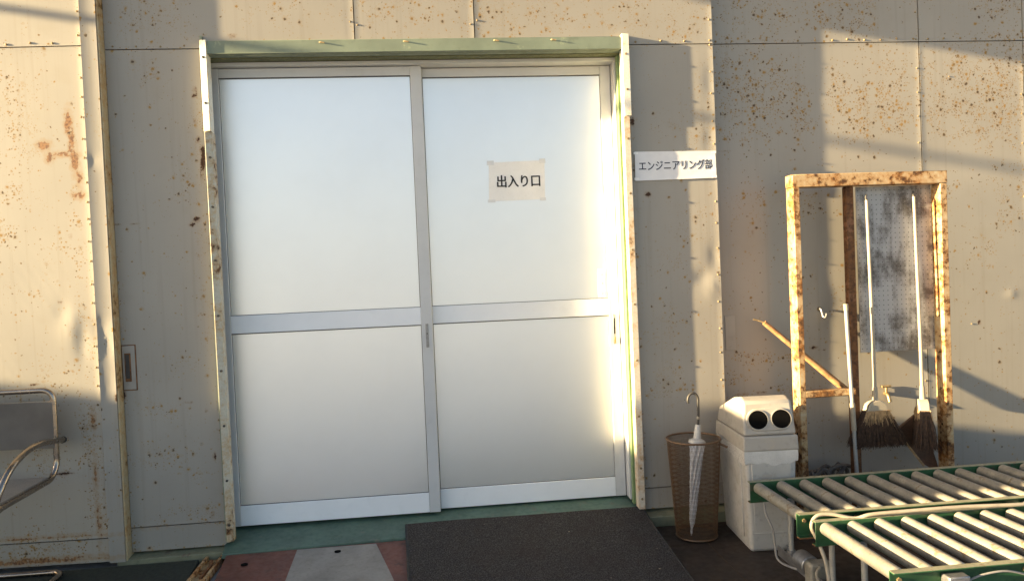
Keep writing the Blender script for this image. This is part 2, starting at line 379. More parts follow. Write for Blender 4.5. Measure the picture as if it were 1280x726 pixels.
PEELS = [   # x, z, then radii and strength
 (-1.7359,1.9366,0.028,0.02),(-1.7132,1.8773,0.018,0.02),(-1.6193,2.0453,0.016,0.05),(-1.6074,1.9316,0.011,0.1),(-1.6391,1.8921,0.05,0.01),(-1.5946,1.8526,0.014,0.05),(-1.5867,1.6945,0.025,0.016),(-1.5798,1.7735,0.012,0.03),
 (-1.5798,0.6274,0.008,0.03),(-1.5847,0.3606,0.007,0.05),(-1.5798,0.1334,0.007,0.06),(-1.8762,0.0662,0.2,0.004),(-1.8762,-0.0445,0.3,0.012)]
DENTS = [   # x, z, radii, depth into the wall
 (-1.6489,1.077,0.055,0.075,-0.006),(-1.6934,1.1412,0.035,0.05,0.003),(-1.6094,1.0029,0.03,0.09,0.006),(-1.5106,1.0523,0.03,0.05,0.008),(-1.4908,0.9732,0.03,0.06,0.007),(-1.5057,1.8526,0.02,0.03,0.005),
 (-1.4908,0.7558,0.03,0.14,0.004),(1.4863,1.1756,0.05,0.04,0.008),(1.5309,1.1212,0.05,0.07,-0.008),(1.5457,1.2796,0.03,0.06,0.006),(1.5457,1.8936,0.03,0.06,0.004),(3.2817,1.0014,0.03,0.02,-0.006),
 (-1.8268,1.2993,0.2,0.25,0.003),(-1.9256,0.9041,0.15,0.2,-0.003),(1.5556,2.1906,0.03,0.08,0.004),(1.2882,0.7053,0.12,0.2,0.002)]
WV = [(rng.uniform(2, 13), rng.uniform(1, 9), rng.uniform(0, 6.28)) for _ in range(14)]
def sdf(px, pz, L):
    d = np.full(px.shape, .06)
    for x, z, a, b in L:
        q = np.sqrt(((px-x)/a)**2+((pz-z)/b)**2)
        d = np.minimum(d, (q-1)*min(a, b) if max(a, b)/min(a, b) < 2.5 else (q-1)*min(a, b)*1.4)
    return d
def panel(x0, x1, z0, z1, y, parent=wall, name='panel', skirt=.03, res=.016, edge=.3, extra=None, mat='wall_paint', wave=1., cant=0.):
    """one sheet of the cladding: a gently oil-canned, dented sheet with folded edges"""
    nx = max(2, int((x1-x0)/res)+1); nz = max(2, int((z1-z0)/res)+1)
    X, Z = np.meshgrid(np.linspace(x0, x1, nx), np.linspace(z0, z1, nz)); px, pz = X.ravel(), Z.ravel()
    ed = np.minimum(np.minimum(px-x0, x1-px), np.minimum(pz-z0, z1-pz))
    w = np.zeros_like(px)
    for i, (a, b, p) in enumerate(WV):
        w += np.sin(a*px*(1 if i % 2 else -1)+b*pz+p+y*37+x0*5)/(a+b)
    w *= .0011*wave*np.clip(ed/.04, 0.15, 1)
    lip = -.0015*np.exp(-(ed/.010)**2)*(1 if edge else 0)
    dn = np.zeros_like(px)
    for x, z, a, b, d in DENTS:
        q = ((px-x)/a)**2+((pz-z)/b)**2
        dn += .62*d*np.exp(-q)*(1+.16*np.sin(px*130+pz*70))
    yy = y+w+lip+dn+cant*(x1-px)
    vs = list(zip(px.tolist(), yy.tolist(), pz.tolist()))
    fs = [(j*nx+i, j*nx+i+1, (j+1)*nx+i+1, (j+1)*nx+i) for j in range(nz-1) for i in range(nx-1)]
    rim = [i for i in range(nx)] + [j*nx+nx-1 for j in range(1, nz)] + [(nz-1)*nx+i for i in range(nx-2, -1, -1)] + [j*nx for j in range(nz-2, 0, -1)]
    o = len(vs); vs += [(vs[i][0], y+skirt+cant*(x1-vs[i][0]), vs[i][2]) for i in rim]; nr = len(rim); front = len(fs)
    fs += [(rim[(k+1) % nr], rim[k], o+k, o+(k+1) % nr) for k in range(nr)]
    me = bpy.data.meshes.new(name); me.from_pydata(vs, [], fs); me.materials.append(M[mat])
    me.shade_smooth(); me.set_sharp_from_angle(angle=rad(50))
    rust = np.full(px.shape, .03)
    for x, z, a, b, d in RUST: rust = np.maximum(rust, (1.5*d if x > 1.6 and z > 1.85 else d)*np.exp(-.5*(((px-x)/a)**2+((pz-z)/b)**2)*1.3))
    rust = np.maximum(rust, edge*np.exp(-ed/.012))
    if extra: rust = np.maximum(rust, extra)
    for nm, val in (('rust', rust), ('spot', sdf(px, pz, SPOTS)), ('peel', sdf(px, pz, PEELS))):
        at = me.attributes.new(nm, 'FLOAT', 'POINT'); full = np.concatenate([val, val[rim]]); at.data.foreach_set('value', full.astype(np.float32))
    ob = bpy.data.objects.new(name, me); C.objects.link(ob); ob.parent = parent; return ob

YM, YL, YR, YF = -.127, -.165, -.057, -.186
G = .005
# left sliding section
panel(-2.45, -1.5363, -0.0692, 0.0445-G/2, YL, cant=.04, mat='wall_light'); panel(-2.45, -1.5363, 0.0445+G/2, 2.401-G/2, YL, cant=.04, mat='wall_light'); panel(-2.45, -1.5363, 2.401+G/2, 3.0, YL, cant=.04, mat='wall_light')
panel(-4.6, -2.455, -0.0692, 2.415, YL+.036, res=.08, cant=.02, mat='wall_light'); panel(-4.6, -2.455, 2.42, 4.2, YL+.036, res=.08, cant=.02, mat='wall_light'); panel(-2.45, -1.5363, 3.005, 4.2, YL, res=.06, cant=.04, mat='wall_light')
fl = panel(-1.5305, -1.4575, -0.0692, 4.2, YF, name='edge_flashing', skirt=.03, edge=.12, wave=.6)
box('flashing_return', (-1.457, YF+.004, -.07), (-1.4496, -.105, 4.2), 'flashing_side', wall, .0015)
# between flashing and door
panel(-1.4476, -1.0012, -.045, 0.0735-G/2, YM); panel(-1.4476, -1.0012, 0.0735+G/2, 2.3917-G/2, YM)
# over the door
panel(-1.4476, -0.2635, 2.3917+G/2, 3.0, YM); panel(-0.2585, 0.3336, 2.3917+G/2, 3.0, YM); panel(0.3386, 1.5754, 2.3867+G/2, 3.0, YM)
panel(-1.4476, 1.5754, 3.005, 4.2, YM, res=.06)
# right of the door
panel(1.1219, 1.5754, -.025, 0.0834-G/2, YM, skirt=.075); panel(1.1219, 1.5754, 0.0834+G/2, 2.3867-G/2, YM, skirt=.075)
box('edge_return', (1.5754+.0005, YM+.0015, -.03), (1.5754+.004, YR+.02, 4.2), 'wall_plain', wall, 0)
# recessed right bay
for x0, x1 in ((1.5754+.006, 2.7676), (2.7736, 3.3831), (3.3891, 4.4)):
    rs = .016 if x1 < 4 else .03
    panel(x0, x1, GZ, 2.4053-G/2, YR, res=rs); panel(x0, x1, 2.4053+G/2, 3.0, YR, res=rs)
panel(1.5754+.006, 4.4, 3.005, 4.2, YR, res=.06); panel(4.405, 6.5, GZ, 4.2, YR, res=.1)
# sheathing behind the seams
for a, b in (((-4.6, YL+.10, -.065), (-1.5, YL+.12, 4.15)), ((-1.445, YM+.012, -.04), (-1.01, YM+.028, 4.15)), ((-1.01, YM+.012, 2.43), (1.565, YM+.028, 4.15)),
             ((1.13, YM+.012, -.02), (1.565, YM+.028, 2.43)), ((1.585, YR+.012, GZ), (6.4, YR+.028, 4.15))):
    box('sheathing', a, b, 'joint_dark', wall, 0)
box('wall_core', (-4.6, .12, GZ), (6.5, .3, 4.2), 'joint_dark', wall, 0)
MB().prism([(YM+.03, 3.75), (-.70, 3.75), (-.72, 3.79), (YM+.03, 3.93)], 'x', -9., 9.).build('eave', 'wall_plain', wall)  # eave out of view, added to cut sky light on the upper wall
# rivets and screw heads
mb = MB()
def screw(x, y, z, rr=.006):
    n = 8; vs = []
    for q, h in ((1., 0), (.85, .45), (.45, .75)):
        for k in range(n):
            a = 2*math.pi*k/n; vs.append((x+rr*q*math.cos(a), y-rr*h, z+rr*q*math.sin(a)))
    fs = [(i*n+k, i*n+(k+1) % n, (i+1)*n+(k+1) % n, (i+1)*n+k) for i in range(2) for k in range(n)] + [tuple(range(2*n, 3*n))]
    mb.add(vs, fs)
J = lambda s=.006: random.uniform(-s, s)
for x in np.arange(-2.4, -1.57, .105): screw(x+J(), YL-.001+.04*(-1.5365-x), 2.4178+J(.003))
for z in np.arange(.1, 2.95, .098): screw(-1.5521+J(.004), YL-.001, z+J(.015), .0055)
for x in np.arange(-1.41, -1.04, .112): screw(x+J(), YM-.001, 2.4065+J(.003), .005)
for x in np.arange(1.17, 1.56, .13): screw(x+J(), YM-.001, 2.4026+J(.003), .006)
for z in np.arange(.1, 2.95, .135): screw(1.5625+J(.003), YM-.001, z+J(.02), .0055)
for x in np.arange(1.62, 4.3, .093): screw(x+J(), YR-.001, 2.4212+J(.003), .006)
for z in np.arange(.1, 2.95, .145): screw(2.7567+J(.003), YR-.001, z+J(.02), .005); screw(3.3712+J(.003), YR-.001, z+J(.02), .005)
for x in (-.28, -.245, .318, .352):
    for z in np.arange(2.5, 3, .16): screw(x, YM-.001, z+J(.02), .005)
for _ in range(10): screw(random.uniform(1.65, 3.3), YR-.001, random.uniform(.6, 2.4), .0040)
stuff(mb.build('screw_heads', 'screw', wall))
# flush pull of the old sliding panel
fp = box('flush_pull', (-1.4456, YM-.0045, 0.7498), (-1.3854, YM+.01, 0.9647), 'wall_plain', wall, .003)
box('pull_rim', (-1.4471, YM-.0032, 0.7458), (-1.3814, YM+.009, 0.9687), 'rust_brown', fp, .001)
box('pull_slot', (-1.435, YM-.0052, 0.7894), (-1.4053, YM-.002, 0.9281), 'rust_brown', fp, .001)
box('pull_recess', (-1.431, YM-.006, 0.8043), (-1.4122, YM-.003, 0.9211), 'tag_dark', fp, .0008)
box('patch_plate', (1.618, YR-.0035, .775), (1.672, YR+.01, .958), 'wall_plain', wall, .001)

# ------------------------------------------------------------------ door surround
fr = thing('door_frame', 'green header and cream steel casings framing the white double sliding doors', 'door frame')
def casing(x0, x1, z0, z1, yl, yr, mat, nm='casing'):   # a steel angle screwed to the wall edge
    o = MB().hexa([(x0, yl, z0), (x1, yr, z0), (x1, -.10, z0), (x0, -.10, z0), (x0-(.0 if z0 > 1 else .004), yl, z1), (x1-(.0 if z0 > 1 else .004), yr, z1), (x1, -.10, z1), (x0, -.10, z1)]).build(nm, mat, fr, .002)
    return o
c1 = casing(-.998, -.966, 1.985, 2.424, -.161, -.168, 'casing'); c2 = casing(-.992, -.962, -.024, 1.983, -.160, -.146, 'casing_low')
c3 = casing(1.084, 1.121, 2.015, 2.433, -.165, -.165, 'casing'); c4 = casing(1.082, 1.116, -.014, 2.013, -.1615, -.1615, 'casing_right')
for c, x, yy, zs in ((c1, -.982, -.165, (2.34, 2.12)), (c2, -.977, -.154, (1.86, 1.62, 1.36, 1.09, .82, .55, .28, .06)), (c3, 1.103, -.165, (2.33, 2.15)), (c4, 1.099, -.1615, (1.90, 1.62, 1.33, 1.05, .76, .47, .2, .04))):
    for z in zs:
        mb = MB(); n = 10; mb.add([(x+.006*math.cos(6.283*k/n), yy-.0035, z+.006*math.sin(6.283*k/n)) for k in range(n)]+[(x+.006*math.cos(6.283*k/n), yy+.006, z+.006*math.sin(6.283*k/n)) for k in range(n)], [tuple(range(n))]+[(k, (k+1) % n, n+(k+1) % n, n+k) for k in range(n)])
        mb.build('screw', 'tag_dark' if c in (c1, c2) else 'screw', c)
hd = box('header', (-.9655, -.158, 2.358), (1.0835, -.11, 2.421), 'header_green', fr, .002)
for x in (-.43, -.02, .43, .72):
    MB().tube([(x, -.157, 2.408), (x+.004, -.164, 2.407), (x+.025, -.166, 2.403)], .003, 6).build('bent_nail', 'screw', hd)
box('soffit', (-.99, -.09, 2.352), (1.10, -.034, 2.40), 'olive', fr, .001)
box('soffit_rail', (-.975, -.128, 2.356), (1.085, -.092, 2.368), 'header_green', fr, .001)
box('jamb', (-1.001, -.144, -.02), (-.990, -.031, 2.45), 'header_green', fr, .001)
box('jamb', (1.090, -.150, -.012), (1.115, -.031, 2.42), 'jamb_green', fr, .001)
box('jamb_bead', (1.078, -.070, -.012), (1.0898, -.034, 2.35), 'jamb_green', fr, .001)
box('alu_head', (-1.045, -.030, 2.333), (1.10, .10, 2.351), 'aluminium', fr, .001)
box('alu_jamb', (-1.047, -.028, 0), (-1.021, .10, 2.3325), 'aluminium', fr, .001)
box('alu_jamb', (1.071, -.028, 0), (1.099, .10, 2.3325), 'aluminium', fr, .001)

def leaf(x0, xa, xb, x1, y, label):
    """one sliding door leaf: x0..xa left stile, xb..x1 right stile"""
    t = thing('sliding_door', label, 'door', loc=((x0+x1)/2, y, 0)); off = Vector((-(x0+x1)/2, -y, 0))
    def pb(nm, a, b, mat, bev=.002, par=t):
        o = MB().box(a, b).build(nm, mat, par, bev)
        if par is t: o.location = off
        return o
    pb('stile', (x0, y, 0), (xa, y+.032, 2.330), 'aluminium'); st = pb('stile', (xb, y, 0), (x1, y+.032, 2.330), 'aluminium')
    pb('rail', (xa+.0004, y+.002, 2.283), (xb-.0004, y+.030, 2.329), 'aluminium')
    pb('rail', (xa+.0004, y+.0015, .988), (xb-.0004, y+.030, 1.079), 'rail_white'); pb('rail', (xa+.0004, y+.0015, .001), (xb-.0004, y+.030, .1045), 'rail_white')
    for z0, z1 in ((.1045, .988), (1.079, 2.283)):
        p = pb('door_panel', (xa+.003, y+.010, z0+.003), (xb-.003, y+.018, z1-.003), 'door_panel', .0)
        pb('gasket', (xa+.0004, y+.0045, z1-.0048), (xb-.0004, y+.014, z1-.0004), 'gasket', 0, p)
        pb('gasket', (xa+.0004, y+.0065, z0+.0004), (xb-.0004, y+.014, z0+.0030), 'gasket', 0, p)
    return t, st, pb
dl, st, pb = leaf(-1.0195, -.963, 0., .0575, 0., 'white sliding door leaf without a notice, overlapping in front of its neighbour')
q = pb('pull', (.021, -.004, .868), (.036, .004, .992), 'steel_grey', .001, st); pb('keyhole', (.0265, -.0052, .938), (.0305, -.002, .944), 'black_hole', .0005, q)
dr, st, pb = leaf(.002, .0595, 1.011, 1.067, .045, 'white sliding door leaf carrying the small paper notice')
q = pb('pull', (1.030, .040, .83), (1.044, .049, .99), 'steel_grey', .001, st); pb('lever', (1.033, .032, .835), (1.041, .040, .868), 'brass', .001, q); pb('slot', (1.034, .0385, .885), (1.040, .041, .97), 'black_hole', .0004, q)
q = pb('latch_plate', (.958, .0530, 1.085), (.996, .056, 1.238), 'rail_white', .001)
for z in (1.11, 1.16, 1.21): pb('knob', (.972, .049, z-.008), (.982, .0535, z+.008), 'aluminium', .002, q)

# ------------------------------------------------------------------ notices
def text_mesh(body, cx, cy, cz, width, height, mat, parent, bold=.0, name='lettering'):
    cu = bpy.data.curves.new(name, 'FONT'); cu.body = body; cu.size = 1; cu.extrude = .004; cu.resolution_u = 6
    o = bpy.data.objects.new(name, cu); C.objects.link(o)
    dg = bpy.context.evaluated_depsgraph_get(); me = bpy.data.meshes.new_from_object(o.evaluated_get(dg)); bpy.data.objects.remove(o)
    co = np.empty(len(me.vertices)*3, np.float32); me.vertices.foreach_get('co', co); co = co.reshape(-1, 3)
    lo, hi = co.min(0), co.max(0)
    x = (co[:, 0]-lo[0])/(hi[0]-lo[0])-.5; z = (co[:, 1]-lo[1])/(hi[1]-lo[1])-.5; d = (co[:, 2]-lo[2])/(hi[2]-lo[2])
    out = np.stack([cx+x*width, cy-d*.0006, cz+z*height], 1).astype(np.float32); me.vertices.foreach_set('co', out.ravel())
    me.materials.clear(); me.materials.append(M[mat]); me.update()
    if bold:
        bm = bmesh.new(); bm.from_mesh(me); n0 = list(bm.verts)
        for q, (dx, dz) in enumerate(((bold, 0), (-bold, 0), (0, bold*.6), (0, -bold*.6))):
            g = bmesh.ops.duplicate(bm, geom=bm.faces[:] if q == 0 else base_faces)
            if q == 0: base_faces = [f_ for f_ in bm.faces if f_ not in set(x for x in g['geom'] if isinstance(x, bmesh.types.BMFace))]
            bmesh.ops.translate(bm, verts=[x for x in g['geom'] if isinstance(x, bmesh.types.BMVert)], vec=(dx, -.00012*(q+1), dz))
        bm.to_mesh(me); bm.free()
    ob = bpy.data.objects.new(name, me); C.objects.link(ob); ob.parent = parent; return ob
def sheet(name, pts, y, th, mat, parent, curl=.001):
    n = 14; mb = MB(); a, b, c, d = [Vector(p) for p in pts]   # tl tr br bl  (x,z)
    vs = []
    for k in (0, 1):
        for j in range(n+1):
            for i in range(n+1):
                s_, t_ = i/n, j/n; p = (a*(1-s_)+b*s_)*(1-t_)+(d*(1-s_)+c*s_)*t_
                e = max(abs(s_-.5), abs(t_-.5))*2
                vs.append((p[0], y-th*(1-k)-curl*max(0, e-.75)*4*(.4+.6*math.sin(s_*9+t_*7)**2)*(1-k), p[1]))
    N = (n+1)**2; fs = []
    for j in range(n):
        for i in range(n):
            q = (j*(n+1)+i, j*(n+1)+i+1, (j+1)*(n+1)+i+1, (j+1)*(n+1)+i); fs += [q, tuple(N+x for x in q[::-1])]
    rim = [i for i in range(n+1)]+[j*(n+1)+n for j in range(1, n+1)]+[n*(n+1)+i for i in range(n-1, -1, -1)]+[j*(n+1) for j in range(n-1, 0, -1)]
    for k in range(len(rim)): a_, b_ = rim[k], rim[(k+1) % len(rim)]; fs.append((a_, b_, N+b_, N+a_))
    return mb.add(vs, fs).build(name, mat, parent, smooth=True, angle=60)
sg = thing('department_sign', 'white paper strip with bold Japanese katakana lettering beside the doors', 'sign')
sheet('paper', ((1.1377, 1.8361), (1.5675, 1.8302), (1.5705, 1.6896), (1.1357, 1.6856)), YM-.005, .001, 'paper', sg, .002)
text_mesh('エンジニアリング部', 1.3536, YM-.0062, 1.7619, .392, .050, 'ink_navy', sg, .0008)
for x, z in ((1.143, 1.828), (1.143, 1.696), (1.56, 1.823), (1.56, 1.696)): MB().box((x-.012, YM-.0072, z-.006), (x+.012, YM-.0062, z+.006)).build('tape', 'laminate', sg)
sg2 = thing('entrance_notice', 'small grey laminated notice with black Japanese characters taped to the door', 'notice')
sheet('paper', ((.393, 1.828), (.693, 1.834), (.688, 1.626), (.386, 1.624)), .0545, .001, 'laminate', sg2, .002)
text_mesh('出入り口', .549, .0530, 1.727, .230, .064, 'ink', sg2, .0016)
for x0, x1, z0, z1 in ((.383, .42, 1.815, 1.838), (.665, .697, 1.818, 1.842), (.38, .42, 1.617, 1.632), (.66, .692, 1.619, 1.634)): MB().box((x0, .0512, z0), (x1, .0524, z1)).build('tape', 'paper', sg2)

# ------------------------------------------------------------------ threshold, sills, ramp
th = MB().hexa([(-1.0, -.238, -.075), (1.10, -.190, -.075), (1.10, .10, -.075), (-1.03, .10, -.075), (-.995, -.235, -.052), (1.10, -.19, -.040), (1.10, .10, -.004), (-1.03, .10, -.004)]).build('threshold', 'threshold_green', None, .003)
struct(th)
s1 = MB().hexa([(-1.50, -.182, GZ), (-1.002, -.182, GZ), (-1.002, -.04, GZ), (-1.50, -.04, GZ), (-1.50, -.182, -.064), (-1.002, -.182, -.060), (-1.002, -.04, -.048), (-1.50, -.04, -.048)]).build('sill', 'sill_green', None, .004); struct(s1)
s2 = MB().hexa([(1.112, -.185, GZ), (1.575, -.185, GZ), (1.575, -.02, GZ), (1.112, -.02, GZ), (1.112, -.185, -.050), (1.575, -.185, -.050), (1.575, -.02, -.026), (1.112, -.02, -.026)]).build('sill', 'sill_green', None, .004); struct(s2)
# red painted ramp plate
def rz(y): return -.058+(y+.236)*(.046/.6)      # ramp height at y
rp = MB().hexa([(-.975, -.95, GZ-.01), (1.09, -.95, GZ-.01), (1.09, -.2, GZ-.01), (-.975, -.236, GZ-.01), (-.92, -.95, rz(-.86)), (1.09, -.95, rz(-.86)), (1.09, -.2, rz(-.2)), (-.975, -.236, rz(-.236))]).build('ramp', 'red_paint', None, .003); struct(rp)
gp = MB().hexa([(-.635, -.62, rz(-.62)-.01), (-.135, -.70, rz(-.70)-.01), (-.262, -.243, rz(-.243)-.01), (-.640, -.243, rz(-.243)-.01), (-.635, -.62, rz(-.62)+.004), (-.135, -.70, rz(-.70)+.004), (-.262, -.243, rz(-.243)+.004), (-.640, -.243, rz(-.243)+.004)]).build('ramp_inlay', 'grey_plate', rp, .001)
for x, y in ((-.44, -.30), (-.86, -.36)):
    MB().lathe([(.016, 0), (.016, .003), (.010, .004)], (x, y, rz(y)+.003), 12).build('bolt_hole', 'black_hole', rp)
# carpet runner
mb = MB(); prof = [(-.122, -.022), (-.16, -.030), (-.20, -.037), (-.25, -.046), (-.36, -.056), (-.5, -.067), (-.65, -.079), (-.8, -.089), (-.95, -.095), (-1.2, -.097), (-1.4, -.097)]
nx = 26
for k, t_ in enumerate(np.linspace(0, 1, 1)):
    pass
vs = []; fs = []
for (y, z) in prof:
    xl = -.112+(-.122-y)*.055; xr = 1.102
    for i in range(nx+1):
        s_ = i/nx; vs.append((xl+(xr-xl)*s_, y+.004*math.sin(s_*5), z+.012+.0012*math.sin(s_*11+y*6)))
N = len(vs); vs += [(x, y, z-.010) for x, y, z in vs]
for j in range(len(prof)-1):
    for i in range(nx):
        q = (j*(nx+1)+i, j*(nx+1)+i+1, (j+1)*(nx+1)+i+1, (j+1)*(nx+1)+i); fs += [q, tuple(N+x for x in q[::-1])]
rim = [i for i in range(nx+1)]+[j*(nx+1)+nx for j in range(1, len(prof))]+[(len(prof)-1)*(nx+1)+i for i in range(nx-1, -1, -1)]+[j*(nx+1) for j in range(len(prof)-2, 0, -1)]
for k in range(len(rim)): fs.append((rim[k], rim[(k+1) % len(rim)], N+rim[(k+1) % len(rim)], N+rim[k]))
mat_o = thing('door_mat', 'dark grey carpet mat with black rubber edge running down the ramp', 'mat')
mb.add(vs, fs).build('carpet', 'carpet', mat_o)
for side in (0, 1):
    path = [((-.112+(-.122-y)*.055-.006) if side == 0 else 1.108, y, z+.006) for y, z in prof]
    MB().tube(path, .0075, 8).build('rubber_edge', 'rubber', mat_o)
MB().tube([(-.117, -.120, -.017), (1.107, -.120, -.017)], .006, 8).build('rubber_edge', 'rubber', mat_o)
gm = tag(MB().hexa([(-2.6, -.47, GZ+.001), (-1.085, -.47, GZ+.001), (-1.115, -.195, GZ+.001), (-2.6, -.195, GZ+.001), (-2.6, -.47, -.083), (-1.085, -.47, -.083), (-1.115, -.195, -.083), (-2.6, -.195, -.083)]).build('floor_mat', 'green_mat', None, .004), 'very dark green floor mat lying under the tubular chair', 'mat')
# rusty guide rail end beside the ramp
gr = thing('guide_rail', 'short rusty guide rail end lying between dark mat and red ramp', 'rail')
MB().prism([(-1.085, GZ), (-1.00, GZ), (-1.00, -.07), (-1.012, -.07), (-1.012, GZ+.012), (-1.073, GZ+.012), (-1.073, -.074), (-1.085, -.074)], 'y', -.95, -.185).build('channel', 'rack_rust', gr, .001)
MB().tube([(-1.05, -.22, -.085), (-1.03, -.30, -.08), (-1.04, -.42, -.088)], .008, 8).build('bolt', 'rust_brown', gr)

# ------------------------------------------------------------------ rusty rack by the wall
rk = thing('steel_rack', 'tall rusty cream steel frame holding brooms against the wall', 'rack')
def channel(x0, x1, y0, y1, z0, z1, nm='post'):
    return MB().box((x0, y0, z0), (x1, y1, z1)).build(nm, 'rack_rust', rk, .003)
lp = channel(1.903, 1.937, -.300, -.222, GZ, 1.610); rp_ = channel(2.698, 2.735, -.300, -.222, GZ, 1.606)
MB().hexa([(1.901, -.301, 1.611), (2.737, -.301, 1.607), (2.737, -.221, 1.607), (1.901, -.221, 1.611), (1.901, -.301, 1.674), (2.737, -.301, 1.672), (2.737, -.221, 1.672), (1.901, -.221, 1.674)]).build('top_beam', 'rack_rust', rk, .003)
MB().box((2.206, -.262, GZ), (2.246, -.224, 1.608)).build('middle_post', 'rack_brown', rk, .002)
MB().prism([(-.300, .540), (-.295, .540), (-.295, .566), (-.262, .566), (-.262, .571), (-.300, .571)], 'x', 1.9375, 2.205).build('cross_bar', 'rack_rust', rk, .001)
MB().prism([(-.256, .528), (-.251, .528), (-.251, .560), (-.222, .560), (-.222, .565), (-.256, .565)], 'x', 1.9375, 2.205).build('cross_bar', 'rack_rust', rk, .001)
for par, x in ((rp_, 2.698), (lp, 1.903)):
    for z in np.arange(.35, 1.5, .19):
        MB().tube([(x+.004, -.262, z), (x-.0008, -.262, z)], .006, 8).build('bolt_hole', 'black_hole', par)
pb_ = tag(box('perforated_board', (2.276, -.232, .744), (2.692, -.229, 1.606), 'perforated', None, .001), 'stained grey perforated metal board hung in the rusty frame', 'board')
dg = thing('wooden_handle', 'rust brown wooden pole leaning diagonally behind the rusty frame post', 'pole')
MB().tube([(1.803, -.130, .919), (1.93, -.145, .805), (2.08, -.163, .670), (2.235, -.181, .530)], [.013, .015, .017, .019], 10).build('handle', 'wood', dg)
MB().tube(arc([(1.803, -.130, .919), (1.772, -.128, .932), (1.748, -.122, .938)], .02), .004, 6).build('hanging_wire', 'screw', dg)
gpole = thing('grey_pole', 'thin pale grey metal pole standing upright before the brown middle post', 'pole')
MB().tube([(2.193, -.318, GZ), (2.158, -.310, .985)], .0095, 12).build('tube', 'grey_pole', gpole)
MB().tube([(2.159, -.3102, .975), (2.157, -.310, 1.008)], .0120, 12).build('end_cap', 'white_pole', gpole)
MB().tube([(2.178, -.3145, .36), (2.174, -.3135, .50)], .0125, 12).build('grip', 'white_pole', gpole)

def broom(label, x, y, ztop, zneck, hw, hd, yaw, bot, n, grp=None):
    t = thing('broom', label, 'broom', loc=(x, y, zneck))
    MB().tube([(0, 0, -.05), (0.001, .004, .3), (-.004, .016, ztop-zneck)], [.0095, .009, .0075], 12).build('handle', 'white_pole', t)
    MB().tube([(0, 0, -.03), (0, 0, .06)], [.016, .012], 12).build('ferrule', 'white_pole', t)
    MB().tube([(-.004, .016, ztop-zneck), (-.004, .022, ztop-zneck+.012), (-.003, .02, ztop-zneck+.03)], .005, 8).build('hanger', 'tag_dark', t)
    c, s_ = math.cos(yaw), math.sin(yaw)
    P = lambda a, b, z: (a*c-b*s_, a*s_+b*c, z)
    # flat shoulder that clamps the bristles
    out = []
    K = 14
    for k in range(K+1):
        a = math.pi*k/K; out.append((-hw*.38*math.cos(a), -.050+.045*math.sin(a)))
    out += [(hw*.45, -.066), (-hw*.45, -.066)]
    mb = MB(); m_ = len(out)
    mb.add([P(a, -hd*.5, z) for a, z in out]+[P(a, hd*.5, z) for a, z in out], [tuple(range(m_)), tuple(range(m_, 2*m_))[::-1]]+[(i, (i+1) % m_, m_+(i+1) % m_, m_+i) for i in range(m_)])
    cap = mb.build('shoulder', 'white_pole', t, .004)
    mb = MB(); rnd = random.Random(n)
    for k in range(n):
        a = rnd.uniform(-1, 1); b = rnd.uniform(-1, 1); top = Vector(P(a*hw*.45, b*hd*.42, -.060)); L = bot+zneck*0+rnd.uniform(-.018, .014)
        fl = rnd.gauss(0, .05); tip = Vector(P(a*hw*1.02+fl*.18, b*hd*.9+rnd.gauss(0, .008), -L)); mid = (top+tip)/2+Vector((rnd.gauss(0, .004), rnd.gauss(0, .004), 0))
        mb.tube([top, mid, tip], [.0022, .0019, .0009], 4)
    br = stuff(mb.build('bristles', 'bristle', t))
    mb = MB()
    for k in range(160):
        a = rnd.uniform(-1, 1); b = rnd.choice((-1, 1)); top = Vector(P(a*hw*.45, b*hd*.49, -.058)); tip = Vector(P(a*hw*.62, b*hd*.60, -.115+rnd.uniform(-.03, .02)))
        mb.tube([top, tip], [.0024, .0014], 4)
    stuff(mb.build('bristle_roots', 'bristle_tan', t))
    return t
broom('white handled broom with wide dark brown bristle head, hung nearer the middle post', 2.316, -.285, 1.535, .510, .138, .05, 0.0, .240, 1300)
broom('white handled broom with narrow black bristle head beside the rack outer post', 2.576, -.285, 1.545, .500, .125, .05, 1.15, .245, 1000)
# dustpan leaning under the brooms
dp = thing('dustpan', 'brown dustpan with pale lip leaning behind the hanging brooms', 'dustpan')
MB().hexa([(2.60, -.235, .14), (2.70, -.23, .08), (2.72, -.205, .08), (2.62, -.21, .14), (2.47, -.215, .32), (2.62, -.21, .42), (2.62, -.192, .42), (2.47, -.198, .32)]).build('pan', 'pan_brown', dp, .003)
MB().tube([(2.467, -.218, .325), (2.53, -.228, .235), (2.605, -.240, .13)], .006, 8).build('lip', 'bristle_tan', dp)
# garden tap
tp = thing('wall_tap', 'small dull brass tap on the wall behind the brooms', 'tap')
MB().tube(arc([(2.515, YR+.01, .49), (2.515, -.085, .49), (2.515, -.10, .45)], .02), .010, 10).build('spout', 'brass', tp)
MB().tube([(2.515, -.070, .49), (2.515, -.070, .525)], .007, 8).build('stem', 'brass', tp)
MB().tube([(2.49, -.070, .53), (2.54, -.070, .53)], .007, 8).build('handle', 'screw', tp)
# hook
hk = thing('wall_hook', 'tiny bent metal hook screwed to the wall inside the rusty frame', 'hook')
MB().tube(arc([(2.150, YR+.003, .975), (2.150, YR-.022, .972), (2.158, YR-.026, .93), (2.162, YR-.045, .925), (2.165, YR-.05, .95)], .012), .005, 8).build('hook_wire', 'steel_grey', hk)
MB().tube([(2.150, YR+.001, .972), (2.150, YR-.004, .972)], .012, 10).build('rosette', 'screw', hk)
